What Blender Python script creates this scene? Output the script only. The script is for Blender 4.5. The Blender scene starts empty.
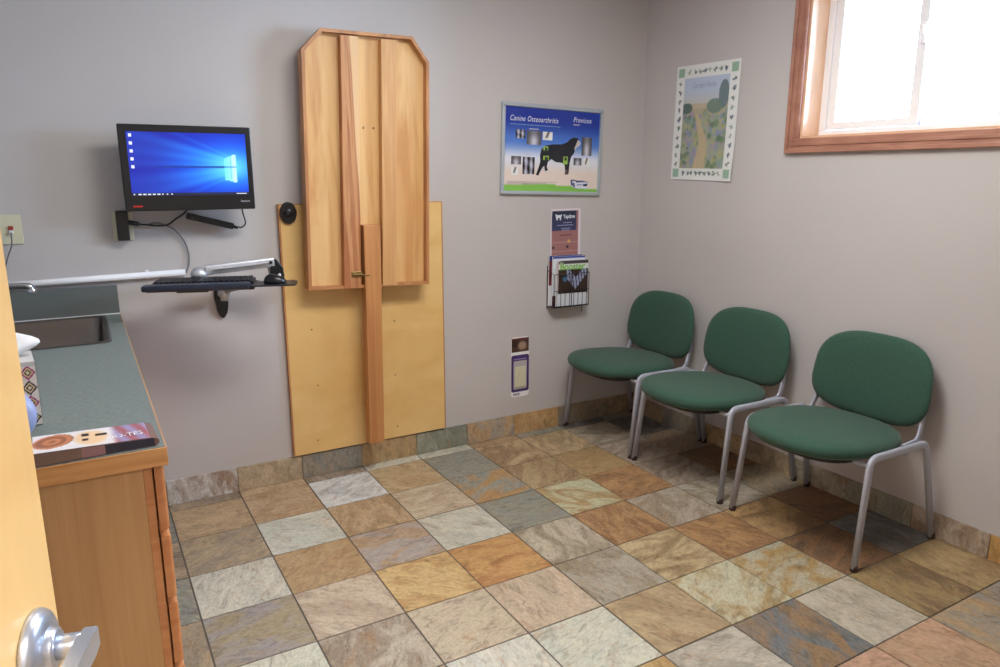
import bpy, bmesh, math, random
from mathutils import Vector, Matrix
random.seed(7)
SC = bpy.context.scene
COL = SC.collection
PI = math.pi

def lin(c):
    return c / 12.92 if c <= .04045 else ((c + .055) / 1.055) ** 2.4
def rgb(r, g, b):
    return (lin(r / 255), lin(g / 255), lin(b / 255), 1.0)

# ------------------------------------------------------------------ camera, world, lights, exposure
cam_d = bpy.data.cameras.new('camera')
cam = bpy.data.objects.new('camera', cam_d); COL.objects.link(cam)
cam.location = (-0.2134, -3.3639, 1.4613)
cam.rotation_mode = 'XYZ'
cam.rotation_euler = (PI / 2 - 0.2163, 0.0, -0.5259)
cam_d.sensor_width = 36.0
cam_d.lens = 718.58 / 1000 * 36
cam_d.clip_start = 0.02
SC.camera = cam

SC.view_settings.view_transform = 'Standard'
SC.view_settings.look = 'None'
SC.view_settings.gamma = 1.0
SC.view_settings.use_curve_mapping = False
SC.view_settings.exposure = 0.36
SC.cycles.use_denoising = True
SC.cycles.max_bounces = 10
SC.cycles.diffuse_bounces = 6
SC.cycles.transparent_max_bounces = 12
SC.cycles.sample_clamp_indirect = 6.0

world = bpy.data.worlds.new('daylight'); SC.world = world
world.use_nodes = True
bg = world.node_tree.nodes['Background']
bg.inputs['Color'].default_value = (0.56, 0.74, 1.0, 1)
bg.inputs['Strength'].default_value = 46.0

WX, WL, WF, CH = 2.715, -0.745, -3.41, 2.60      # right wall, left wall, front wall, ceiling height

def area(name, loc, rot, sx, sy, power, color, portal=False):
    l = bpy.data.lights.new(name, 'AREA'); l.shape = 'RECTANGLE'; l.size = sx; l.size_y = sy
    l.energy = power; l.color = color
    o = bpy.data.objects.new(name, l); COL.objects.link(o); o.location = loc; o.rotation_euler = rot
    if portal: l.cycles.is_portal = True
    return o
area('lamp_room', (1.15, -1.65, CH - .065), (0, 0, 0), 1.12, 0.52, 32, (1.0, .965, .90))
area('fill_hallway', (0.1, -4.25, CH - .065), (0, 0, 0), 1.12, 0.52, 60, (1.0, .95, .90))  # unseen lamp added behind the camera to fill the near side
area('window_portal', (WX + .26, -1.54, 1.94), (0, PI / 2, 0), .66, .96, 1, (1, 1, 1), True)

# ------------------------------------------------------------------ materials
MATS = {}
def mat(name, color=None, rough=.5, metal=0., emit=None, estr=1., spec=None, coat=0.):
    if name in MATS: return MATS[name]
    m = bpy.data.materials.new(name); m.use_nodes = True
    b = m.node_tree.nodes['Principled BSDF']
    if color: b.inputs['Base Color'].default_value = color
    b.inputs['Roughness'].default_value = rough
    b.inputs['Metallic'].default_value = metal
    if spec is not None: b.inputs['Specular IOR Level'].default_value = spec
    if coat: b.inputs['Coat Weight'].default_value = coat; b.inputs['Coat Roughness'].default_value = .15
    if emit:
        b.inputs['Emission Color'].default_value = emit; b.inputs['Emission Strength'].default_value = estr
    MATS[name] = m
    return m
class G:
    def __init__(s, m): s.t = m.node_tree; s.b = s.t.nodes['Principled BSDF']
    def n(s, typ, **k):
        o = s.t.nodes.new(typ)
        for a, v in k.items():
            if a in o.inputs.keys(): o.inputs[a].default_value = v
            else: setattr(o, a, v)
        return o
    def l(s, a, b): s.t.links.new(a, b)
    def coord(s, scale=(1, 1, 1), kind='Object'):
        t = s.n('ShaderNodeTexCoord'); mp = s.n('ShaderNodeMapping'); mp.inputs['Scale'].default_value = scale
        s.l(t.outputs[kind], mp.inputs['Vector']); return mp.outputs['Vector']
    def noise(s, vec, scale, detail=3, rough=.5, dist=0.):
        n = s.n('ShaderNodeTexNoise'); n.inputs['Scale'].default_value = scale; n.inputs['Detail'].default_value = detail
        n.inputs['Roughness'].default_value = rough; n.inputs['Distortion'].default_value = dist
        s.l(vec, n.inputs['Vector']); return n.outputs['Fac']
    def ramp(s, fac, stops):
        r = s.n('ShaderNodeValToRGB'); e = r.color_ramp.elements
        while len(e) < len(stops): e.new(.5)
        for i, (p, c) in enumerate(stops): e[i].position = p; e[i].color = c
        s.l(fac, r.inputs['Fac']); return r.outputs['Color']
    def mix(s, fac, a, b, blend='MIX'):
        m = s.n('ShaderNodeMix'); m.data_type = 'RGBA'; m.blend_type = blend
        for v, i in ((fac, 0), (a, 6), (b, 7)):
            if hasattr(v, 'links') or isinstance(v, bpy.types.NodeSocket): s.l(v, m.inputs[i])
            else: m.inputs[i].default_value = v
        return m.outputs[2]
    def bump(s, h, strength, dist=.01):
        b = s.n('ShaderNodeBump'); b.inputs['Strength'].default_value = strength; b.inputs['Distance'].default_value = dist
        s.l(h, b.inputs['Height']); s.l(b.outputs['Normal'], s.b.inputs['Normal'])

def wood(name, light, dark, scale=(14, 14, 1.0), rough=.42, fine=.35, contrast=(.35, .7)):
    if name in MATS: return MATS[name]
    m = mat(name, light, rough); g = G(m)
    v = g.coord(scale)
    big = g.noise(v, 1.2, 3, .5, 1.4)
    c = g.ramp(big, [(contrast[0], light), (contrast[1], dark)])
    v2 = g.coord((scale[0] * 9, scale[1] * 9, scale[2] * 3))
    f = g.noise(v2, 1.0, 4, .6, .3)
    fc = g.ramp(f, [(.35, (1, 1, 1, 1)), (.75, (.72, .66, .6, 1))])
    g.l(g.mix(fine, c, fc, 'MULTIPLY'), g.b.inputs['Base Color'])
    g.bump(f, .08, .002)
    return m
M_maple = wood('maple_veneer', rgb(232, 193, 128), rgb(206, 158, 92), (3.5, 3.5, 1.1), .38, .25)
M_ply = wood('plywood', rgb(218, 178, 122), rgb(196, 144, 88), (6, 3, .9), .45, .3, (.44, .66))
M_plyred = wood('fir_batten', rgb(196, 142, 96), rgb(164, 104, 64), (30, 12, 1.3), .5, .6, (.4, .6))
g = G(M_plyred); tcb = g.n('ShaderNodeTexCoord'); sx = g.n('ShaderNodeSeparateXYZ'); g.l(tcb.outputs['Object'], sx.inputs[0])
k1 = g.n('ShaderNodeMath'); k1.operation = 'MULTIPLY_ADD'; k1.inputs[1].default_value = .022; g.l(sx.outputs['Z'], k1.inputs[0]); g.l(sx.outputs['X'], k1.inputs[2])
k2 = g.n('ShaderNodeMath'); k2.operation = 'MULTIPLY_ADD'; k2.inputs[1].default_value = .012; g.l(g.noise(g.coord((1, 1, .5)), 6, 2), k2.inputs[0]); g.l(k1.outputs[0], k2.inputs[2])
k3 = g.n('ShaderNodeMapRange'); k3.inputs[1].default_value = -.040; k3.inputs[2].default_value = -.035; g.l(k2.outputs[0], k3.inputs[0])
old = g.b.inputs['Base Color'].links[0].from_socket
g.l(g.mix(k3.outputs[0], old, rgb(214, 176, 130)), g.b.inputs['Base Color'])
M_panel = wood('birch_panel', rgb(226, 192, 130), rgb(216, 176, 110), (1.2, 3, 3.0), .35, .2)
M_edge = wood('oak_edging', rgb(192, 138, 90), rgb(164, 110, 70), (14, 14, 2), .42, .3)
M_leg = wood('prop_leg_wood', rgb(192, 136, 84), rgb(172, 114, 66), (25, 12, 1.0), .45, .3)
M_cab = wood('cabinet_veneer', rgb(190, 148, 100), rgb(176, 132, 86), (20, 20, 1.0), .45, .3)
M_drawer = wood('drawer_oak', rgb(196, 136, 88), rgb(178, 114, 70), (3, 3, 20), .38, .3)
M_casing = wood('window_casing_wood', rgb(176, 128, 108), rgb(152, 104, 88), (8, 3, 8), .4, .3)
M_jamb = wood('jamb_wood', rgb(226, 186, 152), rgb(214, 170, 136), (6, 6, 1.5), .45, .25)
M_door = wood('door_maple', rgb(232, 194, 132), rgb(212, 166, 102), (2.6, 2.6, 1.6), .35, .2)

def wall_paint(name, c, rough=.7):
    m = mat(name, c, rough); g = G(m); v = g.coord()
    n = g.noise(v, 1.3, 2)
    k = tuple(x * .93 for x in c[:3]) + (1,)
    g.l(g.ramp(n, [(.3, k), (.7, c)]), g.b.inputs['Base Color'])
    g.bump(g.noise(v, 160, 2), .12, .002)
    return m
M_wall = wall_paint('wall_paint', rgb(190, 186, 186))
M_ceil = wall_paint('ceiling_paint', rgb(232, 230, 224), .85)
M_white = mat('white_vinyl', rgb(235, 236, 240), .35)
M_black = mat('black_plastic', rgb(12, 12, 16), .35)
M_dark = mat('charcoal_plastic', rgb(28, 30, 38), .35)
M_rubber = mat('brown_rubber', rgb(52, 36, 34), .7)
M_chrome = mat('chrome', rgb(205, 208, 215), .12, 1.)
M_satin = mat('satin_chrome', rgb(200, 208, 224), .3, .85)
M_steel = mat('stainless', rgb(128, 120, 114), .30, 1.)
M_alu = mat('aluminium', rgb(196, 198, 204), .38, .45)
M_brass = mat('aged_brass', rgb(150, 128, 84), .35, .9)
M_tube = mat('silver_tube_paint', rgb(172, 176, 190), .42, .1)
M_ivory = mat('ivory_plastic', rgb(206, 204, 178), .4)
M_cable = mat('grey_cable', rgb(112, 112, 112), .5)
M_paper = mat('white_paper', rgb(228, 228, 230), .6)
M_grout = mat('grout', rgb(92, 86, 80), .85)

# green upholstery
M_green = mat('green_fabric', rgb(54, 92, 72), .9, spec=.2); g = G(M_green); v = g.coord()
n = g.noise(v, 260, 2, .6)
c = g.ramp(n, [(.3, rgb(44, 74, 62)), (.7, rgb(60, 92, 78))])
g.l(c, g.b.inputs['Base Color']); g.bump(n, .25, .002)
g.b.inputs['Sheen Weight'].default_value = .15
# laminate worktop
M_lam = mat('laminate', rgb(92, 112, 110), .38); g = G(M_lam); v = g.coord()
n = g.noise(v, 90, 4, .7)
g.l(g.ramp(n, [(.3, rgb(100, 112, 110)), (.7, rgb(130, 140, 136))]), g.b.inputs['Base Color'])
# stone
M_stone = mat('slate_tile', rgb(150, 130, 110), .42, spec=.42); g = G(M_stone)
a1 = g.n('ShaderNodeAttribute'); a1.attribute_name = 'tone_a'
a2 = g.n('ShaderNodeAttribute'); a2.attribute_name = 'tone_b'
a3 = g.n('ShaderNodeAttribute'); a3.attribute_name = 'seed'
tc = g.n('ShaderNodeTexCoord')
sep = g.n('ShaderNodeSeparateColor'); g.l(a3.outputs['Color'], sep.inputs[0])
sc_ = g.n('ShaderNodeVectorMath'); sc_.operation = 'SCALE'; sc_.inputs['Scale'].default_value = 50
g.l(a3.outputs['Vector'], sc_.inputs[0])
ang = g.n('ShaderNodeMath'); ang.operation = 'MULTIPLY'; ang.inputs[1].default_value = 6.28; g.l(sep.outputs[0], ang.inputs[0])
vr = g.n('ShaderNodeVectorRotate'); vr.rotation_type = 'Z_AXIS'; g.l(tc.outputs['Object'], vr.inputs['Vector']); g.l(ang.outputs[0], vr.inputs['Angle'])
st = g.n('ShaderNodeMapping'); st.inputs['Scale'].default_value = (1, 2.0, 1); g.l(vr.outputs[0], st.inputs['Vector'])
ad = g.n('ShaderNodeVectorMath'); ad.operation = 'ADD'; g.l(st.outputs[0], ad.inputs[0]); g.l(sc_.outputs[0], ad.inputs[1])
V = ad.outputs[0]
big = g.noise(V, 4.0, 5, .62, 1.4)
med = g.noise(V, 11, 6, .7, 1.5)
fin = g.noise(V, 55, 4, .75, .5)
fac = g.ramp(big, [(.42, (0, 0, 0, 1)), (.58, (1, 1, 1, 1))])
base = g.mix(fac, a1.outputs['Color'], a2.outputs['Color'])
veins = g.ramp(med, [(.30, (.46, .44, .42, 1)), (.50, (1, 1, 1, 1)), (.62, (1, 1, 1, 1)), (.78, (1.18, 1.12, 1.05, 1))])
base = g.mix(.8, base, veins, 'MULTIPLY')
rust = g.ramp(g.noise(V, 6.5, 5, .7, 2.0), [(.56, (0, 0, 0, 1)), (.74, (.6, .6, .6, 1))])
base = g.mix(rust, base, rgb(164, 116, 68))
fg = g.ramp(fin, [(.25, (.66, .63, .60, 1)), (.55, (1, 1, 1, 1)), (.8, (1.22, 1.2, 1.18, 1))])
base = g.mix(.9, base, fg, 'MULTIPLY')
g.l(base, g.b.inputs['Base Color'])
hh = g.n('ShaderNodeMath'); hh.operation = 'MULTIPLY_ADD'; hh.inputs[1].default_value = .35; g.l(fin, hh.inputs[0]); g.l(med, hh.inputs[2])
g.bump(hh.outputs[0], .8, .008)
g.l(g.ramp(fin, [(.3, (.55, .55, .55, 1)), (.7, (.36, .36, .36, 1))]), g.b.inputs['Roughness'])

def painted(name, rough=.35, emit=0.):
    m = mat(name, None, rough); g = G(m); a = g.n('ShaderNodeAttribute'); a.attribute_name = 'print'
    if emit:
        g.b.inputs['Base Color'].default_value = (.004, .004, .005, 1)
        g.l(a.outputs['Color'], g.b.inputs['Emission Color']); g.b.inputs['Emission Strength'].default_value = emit
    else: g.l(a.outputs['Color'], g.b.inputs['Base Color'])
    return m
M_print = painted('printed_paper', .45)
M_gloss = painted('glossy_print', .25)
M_screen = painted('lit_screen', .3, 1.1)

def flat(r, g_, b, rough=.45): return mat('ink_%d_%d_%d' % (r, g_, b), rgb(r, g_, b), rough)

# ------------------------------------------------------------------ mesh helpers
def link(name, me, m=None, parent=None, smooth=False):
    o = bpy.data.objects.new(name, me); COL.objects.link(o)
    if m: me.materials.append(m)
    if parent: o.parent = parent
    if smooth:
        for p in me.polygons: p.use_smooth = True
    return o
def obj(name, bm, m=None, parent=None, smooth=False):
    me = bpy.data.meshes.new(name); bmesh.ops.recalc_face_normals(bm, faces=bm.faces[:]); bm.to_mesh(me); bm.free()
    return link(name, me, m, parent, smooth)
def tag(o, label=None, cat=None, group=None, kind=None):
    if label: o['label'] = label
    if cat: o['category'] = cat
    if group: o['group'] = group
    if kind: o['kind'] = kind
    return o
def thing(name, label, cat, loc=(0, 0, 0), rot=(0, 0, 0), group=None):
    o = bpy.data.objects.new(name, None); COL.objects.link(o); o.location = loc; o.rotation_euler = rot
    o.empty_display_size = .1
    return tag(o, label, cat, group)
def structure(name, bm, m): return tag(obj(name, bm, m), kind='structure')
def box(bm, x0, x1, y0, y1, z0, z1, bev=0., seg=2, mtx=None):
    r = bmesh.ops.create_cube(bm, size=1)
    vs = r['verts']
    for v in vs: v.co = Vector(((x0 + x1) / 2 + v.co.x * (x1 - x0), (y0 + y1) / 2 + v.co.y * (y1 - y0), (z0 + z1) / 2 + v.co.z * (z1 - z0)))
    if mtx: bmesh.ops.transform(bm, matrix=mtx, verts=vs)
    if bev:
        es = list({e for v in vs for e in v.link_edges})
        bmesh.ops.bevel(bm, geom=es, offset=bev, segments=seg, profile=.5, affect='EDGES')
    return bm
def B(*a, **k): return box(bmesh.new(), *a, **k)
def prism(pts, y0, y1, bm=None, axis='y', bev=0.):
    """polygon pts in (x,z) extruded along y (axis y) or (x,y) along z (axis z)"""
    own = bm is None; bm = bm or bmesh.new()
    f = (lambda p, t: (p[0], t, p[1])) if axis == 'y' else ((lambda p, t: (p[0], p[1], t)) if axis == 'z' else (lambda p, t: (t, p[0], p[1])))
    a = [bm.verts.new(f(p, y0)) for p in pts]; b = [bm.verts.new(f(p, y1)) for p in pts]
    fs = [bm.faces.new(a), bm.faces.new(b[::-1])]
    for i in range(len(pts)): fs.append(bm.faces.new((a[i], b[i], b[(i + 1) % len(pts)], a[(i + 1) % len(pts)])))
    if bev: bmesh.ops.bevel(bm, geom=list({e for q in fs for e in q.edges}), offset=bev, segments=2, profile=.5, affect='EDGES')
    return bm
def smooth_path(pts, n=6):
    """Catmull-Rom through pts"""
    P = [Vector(p) for p in pts]; P = [2 * P[0] - P[1]] + P + [2 * P[-1] - P[-2]]; out = []
    for i in range(1, len(P) - 2):
        for k in range(n):
            t = k / n
            out.append(.5 * ((2 * P[i]) + (P[i + 1] - P[i - 1]) * t + (2 * P[i - 1] - 5 * P[i] + 4 * P[i + 1] - P[i + 2]) * t * t + (3 * P[i] - P[i - 1] - 3 * P[i + 1] + P[i + 2]) * t ** 3))
    out.append(P[-2]); return out
def fillet(pts, r, n=6):
    P = [Vector(p) for p in pts]; out = [P[0]]
    for i in range(1, len(P) - 1):
        a = (P[i - 1] - P[i]).normalized(); b = (P[i + 1] - P[i]).normalized()
        h = min(r, (P[i - 1] - P[i]).length * .45, (P[i + 1] - P[i]).length * .45)
        p0, p1 = P[i] + a * h, P[i] + b * h
        for k in range(n + 1):
            t = k / n; out.append(p0 * (1 - t) ** 2 + P[i] * 2 * t * (1 - t) + p1 * t * t)
    out.append(P[-1]); return out
def tube(path, r, r2=None, seg=12, normal=None, bm=None, sq=2.0):
    """sweep; r in the direction perpendicular to `normal`, r2 along `normal`"""
    bm = bm or bmesh.new(); r2 = r2 or r; P = [Vector(p) for p in path]
    T = [(P[min(i + 1, len(P) - 1)] - P[max(i - 1, 0)]).normalized() for i in range(len(P))]
    N = Vector(normal) if normal else (Vector((0, 0, 1)) if abs(T[0].z) < .9 else Vector((1, 0, 0)))
    rings = []
    for p, t in zip(P, T):
        N = (N - t * N.dot(t)).normalized(); Bn = t.cross(N)
        ring = []
        for k in range(seg):
            a = 2 * PI * k / seg; c, s = math.cos(a), math.sin(a)
            cc = abs(c) ** (2 / sq) * (1 if c >= 0 else -1); ss = abs(s) ** (2 / sq) * (1 if s >= 0 else -1)
            ring.append(bm.verts.new(p + Bn * cc * r + N * ss * r2))
        rings.append(ring)
    for a, b in zip(rings, rings[1:]):
        for k in range(seg): bm.faces.new((a[k], a[(k + 1) % seg], b[(k + 1) % seg], b[k]))
    bm.faces.new(rings[0][::-1]); bm.faces.new(rings[-1])
    return bm
def lathe(prof, seg=28, mtx=None, bm=None):
    bm = bm or bmesh.new(); rings = []
    for r, z in prof:
        rings.append([bm.verts.new((max(r, 1e-4) * math.cos(2 * PI * k / seg), max(r, 1e-4) * math.sin(2 * PI * k / seg), z)) for k in range(seg)])
    for a, b in zip(rings, rings[1:]):
        for k in range(seg): bm.faces.new((a[k], a[(k + 1) % seg], b[(k + 1) % seg], b[k]))
    bm.faces.new(rings[0][::-1]); bm.faces.new(rings[-1])
    if mtx: bmesh.ops.transform(bm, matrix=mtx, verts=[v for r in rings for v in r])
    return bm
def loft(rings, close=True):
    bm = bmesh.new(); R = [[bm.verts.new(p) for p in r] for r in rings]
    for a, b in zip(R, R[1:]):
        n = len(a)
        for k in range(n): bm.faces.new((a[k], a[(k + 1) % n], b[(k + 1) % n], b[k]))
    if close: bm.faces.new(R[0][::-1]); bm.faces.new(R[-1])
    return bm
def face(pts, bm=None):
    bm = bm or bmesh.new(); bm.faces.new([bm.verts.new(p) for p in pts]); return bm
def text(name, s, size, m, parent, loc, rot=(PI / 2, 0, 0), shear=0., sx=1., align='LEFT', bold=0., sp=1.):
    cu = bpy.data.curves.new(name, 'FONT'); cu.body = s; cu.size = size; cu.shear = shear; cu.extrude = .0002; cu.align_x = align
    cu.offset = bold; cu.space_character = sp; cu.resolution_u = 3
    t = bpy.data.objects.new('tmp', cu); COL.objects.link(t)
    dg = bpy.context.evaluated_depsgraph_get(); dg.update()
    me = bpy.data.meshes.new_from_object(t.evaluated_get(dg)); me.name = name
    bpy.data.objects.remove(t)
    me.materials.clear()
    me.transform(Matrix.Translation(loc) @ Matrix.Rotation(rot[2], 4, 'Z') @ Matrix.Rotation(rot[0], 4, 'X') @ Matrix.Diagonal((sx, 1, 1, 1)))
    return link(name, me, m, parent)
def painting(name, x0, x1, z0, z1, y, nx, nz, fn, m, parent, warp=None, thick=.0):
    """a printed (or lit) sheet: a grid facing -y whose own colours come from fn(u,v)"""
    bm = bmesh.new(); vs = []
    for j in range(nz + 1):
        for i in range(nx + 1):
            u, v = i / nx, j / nz
            p = Vector((x0 + (x1 - x0) * u, y, z0 + (z1 - z0) * v))
            if warp: p.y += warp(u, v)
            vs.append(bm.verts.new(p))
    for j in range(nz):
        for i in range(nx):
            a = j * (nx + 1) + i; bm.faces.new((vs[a], vs[a + 1], vs[a + nx + 2], vs[a + nx + 1]))
    me = bpy.data.meshes.new(name); bm.to_mesh(me); bm.free()
    at = me.color_attributes.new('print', 'FLOAT_COLOR', 'POINT')
    k = 0
    for j in range(nz + 1):
        for i in range(nx + 1):
            c = fn(i / nx, j / nz); at.data[k].color = (lin(min(1, max(0, c[0]))), lin(min(1, max(0, c[1]))), lin(min(1, max(0, c[2]))), 1); k += 1
    return link(name, me, m, parent, smooth=bool(warp))
def lerp(a, b, t): return tuple(x + (y - x) * t for x, y in zip(a, b))
def sm(a, b, x):
    t = min(1, max(0, (x - a) / (b - a))); return t * t * (3 - 2 * t)

# ------------------------------------------------------------------ tiled floor
PAL = {  # (tone a, tone b)
    'T': ((200, 176, 140), (174, 146, 112)), 'B': ((178, 156, 126), (148, 136, 118)), 'W': ((216, 220, 222), (194, 202, 206)),
    'C': ((208, 206, 190), (190, 192, 178)), 'G': ((158, 154, 138), (138, 140, 132)), 'O': ((200, 156, 96), (176, 128, 76)),
    'Y': ((192, 164, 118), (170, 140, 100)), 'R': ((186, 146, 98), (148, 112, 78)), 'P': ((204, 188, 160), (184, 168, 144)),
    'M': ((180, 168, 152), (154, 138, 118)), 'L': ((196, 192, 164), (172, 146, 94)), 'S': ((160, 132, 96), (124, 128, 128)),
    'K': ((204, 166, 136), (186, 148, 120)), 'D': ((150, 112, 76), (118, 92, 70)), 'E': ((192, 188, 170), (174, 168, 150)),
    'X': ((188, 148, 98), (150, 154, 152)), 'V': ((160, 134, 92), (128, 102, 70)), 'N': ((186, 158, 118), (166, 158, 148)),
    'Z': ((168, 150, 124), (146, 146, 140)), 'H': ((138, 138, 134), (112, 108, 104)), 'J': ((206, 172, 118), (186, 150, 102)),
    'Q': ((188, 164, 126), (160, 132, 98))}
#        col: -3 -2 -1 0 1 2 3 4 5 6 7 8
ROWS = {-1: 'BGTBTMCCTGHG', 0: 'TBGTTWTGQTMH', 1: 'BTBBCTPXQYMB', 2: 'TGGCYNCGLRMD', 3: 'BTBZPJOMRMMB',
        4: 'GTBCMPPMQRRD', 5: 'BCTTTCCQLLDH', 6: 'TBGCTOJESEVY', 7: 'BTTTOTTLKKNN',
        8: 'TCBYTMCTBRTG', 9: 'BTOTCGTRPTEB', 10: 'GMTBTOCTMTYB', 11: 'TBCTPGTYBTGM', 12: 'BTTMOCTGTRBT', 13: 'TCBTMTRTCBTG', 14: 'BTGTBCTMTOTB', 15: 'TMTCBTGTBTTC', 16: 'BTTGTMTCBTTM'}
T_, GY = .305, .082
def tile_mesh(name, cells, m=M_stone):
    """cells: list of (8 corner points, tone a, tone b) -> one mesh carrying the tones as attributes"""
    bm = bmesh.new(); dat = []
    for (pts, a, b) in cells:
        s = (random.random(), random.random(), random.random(), 1)
        n0 = len(bm.faces)
        vs = [bm.verts.new(p) for p in pts]
        for q in ((0, 1, 2, 3), (4, 7, 6, 5), (0, 4, 5, 1), (1, 5, 6, 2), (2, 6, 7, 3), (3, 7, 4, 0)): bm.faces.new([vs[i] for i in q])
        dat += [(a, b, s)] * 8
    me = bpy.data.meshes.new(name); bmesh.ops.recalc_face_normals(bm, faces=bm.faces[:]); bm.to_mesh(me); bm.free()
    for nm, k in (('tone_a', 0), ('tone_b', 1), ('seed', 2)):
        at = me.color_attributes.new(nm, 'FLOAT_COLOR', 'POINT')
        for i, d in enumerate(dat): at.data[i].color = d[k]
    return link(name, me, m)
def jitter(c, k=8):
    gy = sum(c) / 3; c = [gy + (x - gy) * .90 - 3 for x in c]
    j = random.uniform(-k, k); return rgb(*[max(0, min(255, x + j + random.uniform(-3, 3))) for x in c])
cells = []; gap = .0022
for r, row in ROWS.items():
    for i, ch in enumerate(row):
        c = i - 3
        x0, x1 = c * T_, (c + 1) * T_
        y1, y0 = -GY - r * T_, -GY - (r + 1) * T_
        if r == -1: y1 = -.001
        x0, x1 = max(x0, WL), min(x1, WX)
        if x1 - x0 < .01 or (y0 < -5.1): continue
        if y0 < WF - .12 and False: continue
        a, b = PAL[ch]
        h = random.uniform(-.0006, .0006)
        z = (h, h + random.uniform(-.0008, .0008))
        X0, X1, Y0, Y1 = x0 + gap, x1 - gap, y0 + gap, y1 - gap
        pts = [(X0, Y0, -.012), (X1, Y0, -.012), (X1, Y1, -.012), (X0, Y1, -.012), (X0 + .0008, Y0 + .0008, z[0]), (X1 - .0008, Y0 + .0008, z[1]), (X1 - .0008, Y1 - .0008, z[1]), (X0 + .0008, Y1 - .0008, z[0])]
        cells.append((pts, jitter(a), jitter(b)))
floor = tile_mesh('floor', cells); tag(floor, kind='structure')
grout = obj('floor_grout', B(WL - .1, WX + .1, -5.2, .1, -.05, -.0022), M_grout, floor)

# baseboards of the same stone
def base_back():
    out = []
    seq = [('Z', 'B'), 'BG', 'W', 'M', 'G', 'N', 'G', 'P', 'R', 'B', 'G', 'B']
    tones = {-3: 'B', -2: 'G', -1: 'T', 0: 'base0', 1: 'P', 2: 'G', 3: 'Y', 4: 'base4', 5: 'N', 6: 'J', 7: 'Z', 8: 'B'}
    ex = {'base0': ((172, 148, 126), (214, 212, 208)), 'base4': ((156, 158, 140), (140, 142, 128))}
    for c, k in tones.items():
        a, b = ex.get(k) or PAL[k]
        x0, x1 = max(c * T_, WL), min((c + 1) * T_, WX)
        X0, X1 = x0 + .0015, x1 - .0015
        pts = [(X0, -.011, .002), (X1, -.011, .002), (X1, -.0005, .002), (X0, -.0005, .002), (X0, -.010, .118), (X1, -.010, .118), (X1, -.0005, .118), (X0, -.0005, .118)]
        out.append((pts, jitter(a), jitter(b)))
    return out
tag(tile_mesh('baseboard_back', base_back()), kind='structure')
def base_side(x, sgn, keys):
    out = []
    y = -.020
    for k in keys:
        y1, y0 = min(-.012, -y), -(y + T_); y += T_
        if y0 < WF: y0 = WF
        if y1 <= WF + .01: break
        a, b = PAL[k]
        Y0, Y1 = y0 + .0015, y1 - .0015
        xa, xb = (x - .011, x - .0005) if sgn > 0 else (x + .0005, x + .011)
        pts = [(xa, Y0, .002), (xb, Y0, .002), (xb, Y1, .002), (xa, Y1, .002), (xa, Y0, .105), (xb, Y0, .105), (xb, Y1, .105), (xa, Y1, .105)]
        out.append((pts, jitter(a), jitter(b)))
    return out
tag(tile_mesh('baseboard_right', base_side(WX, 1, 'BGTBMGMOTRBG')), kind='structure')

# ------------------------------------------------------------------ walls, ceiling
W0, W1, WZ0, WZ1 = -1.08, -2.00, 1.625, 2.31        # window opening on the right wall (y, y, z, z)
structure('wall_back', B(WL - .12, WX + .12, 0, .12, -.05, CH + .05), M_wall)
bm = bmesh.new()
box(bm, WX, WX + .2, WF, W1, -.05, CH + .05); box(bm, WX, WX + .2, W0, -.0005, -.05, CH + .05)
box(bm, WX, WX + .2, W1, W0, -.05, WZ0); box(bm, WX, WX + .2, W1, W0, WZ1, CH + .05)
structure('wall_right', bm, M_wall)
structure('wall_left', B(WL - .12, WL, WF, -.0005, -.05, CH + .05), M_wall)
DX0, DX1, DZ = -.575, .375, 2.06
bm = bmesh.new()
box(bm, WL - .12, DX0, WF - .12, WF, -.05, CH + .05); box(bm, DX1, WX + .2, WF - .12, WF, -.05, CH + .05); box(bm, DX0, DX1, WF - .12, WF, DZ, CH + .05)
structure('wall_front', bm, M_wall)
structure('ceiling', B(WL - .12, WX + .2, WF - .12, .12, CH, CH + .1), M_ceil)
bm = bmesh.new()
box(bm, WL - .12, WX + .2, -5.22, -5.1, -.05, CH + .05); box(bm, WL - .12, WL, -5.1, WF - .12, -.05, CH + .05); box(bm, WX, WX + .2, -5.1, WF - .12, -.05, CH + .05)
structure('wall_hallway', bm, M_wall)
structure('ceiling_hallway', B(WL - .12, WX + .2, -5.22, WF - .12, CH, CH + .1), M_ceil)
# door frame
bm = bmesh.new()
for a, b in ((DX0, DX0 + .018), (DX1 - .018, DX1)): box(bm, a, b, WF - .12, WF, 0, DZ)
box(bm, DX0 + .018, DX1 - .018, WF - .12, WF, DZ - .018, DZ)
for y0, y1 in ((WF + .001, WF + .014), (WF - .134, WF - .121)):
    box(bm, DX0 - .05, DX0 + .006, y0, y1, 0, DZ + .05); box(bm, DX1 - .006, DX1 + .05, y0, y1, 0, DZ + .05); box(bm, DX0 + .006, DX1 - .006, y0, y1, DZ - .006, DZ + .05)
structure('trim_1', bm, M_casing)

# ceiling lights (above the frame); the hallway fixture is added for fill
def troffer(x, y, label):
    t = thing('ceiling_light', label, 'ceiling light', (x, y, CH))
    bm = bmesh.new()
    for a in ((-.6, .6, -.3, -.27), (-.6, .6, .27, .3), (-.6, -.57, -.27, .27), (.57, .6, -.27, .27)): box(bm, *a, -.05, 0)
    obj('light_housing', bm, M_white, t)
    obj('diffuser', B(-.57, .57, -.27, .27, -.052, -.045), mat('lit_diffuser', rgb(240, 240, 235), .5, emit=(1, .96, .9, 1), estr=3.), t)
troffer(1.15, -1.65, 'white ceiling light over the middle of the exam room')
troffer(.1, -4.25, 'white fill light added in hallway behind the doorway')

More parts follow.
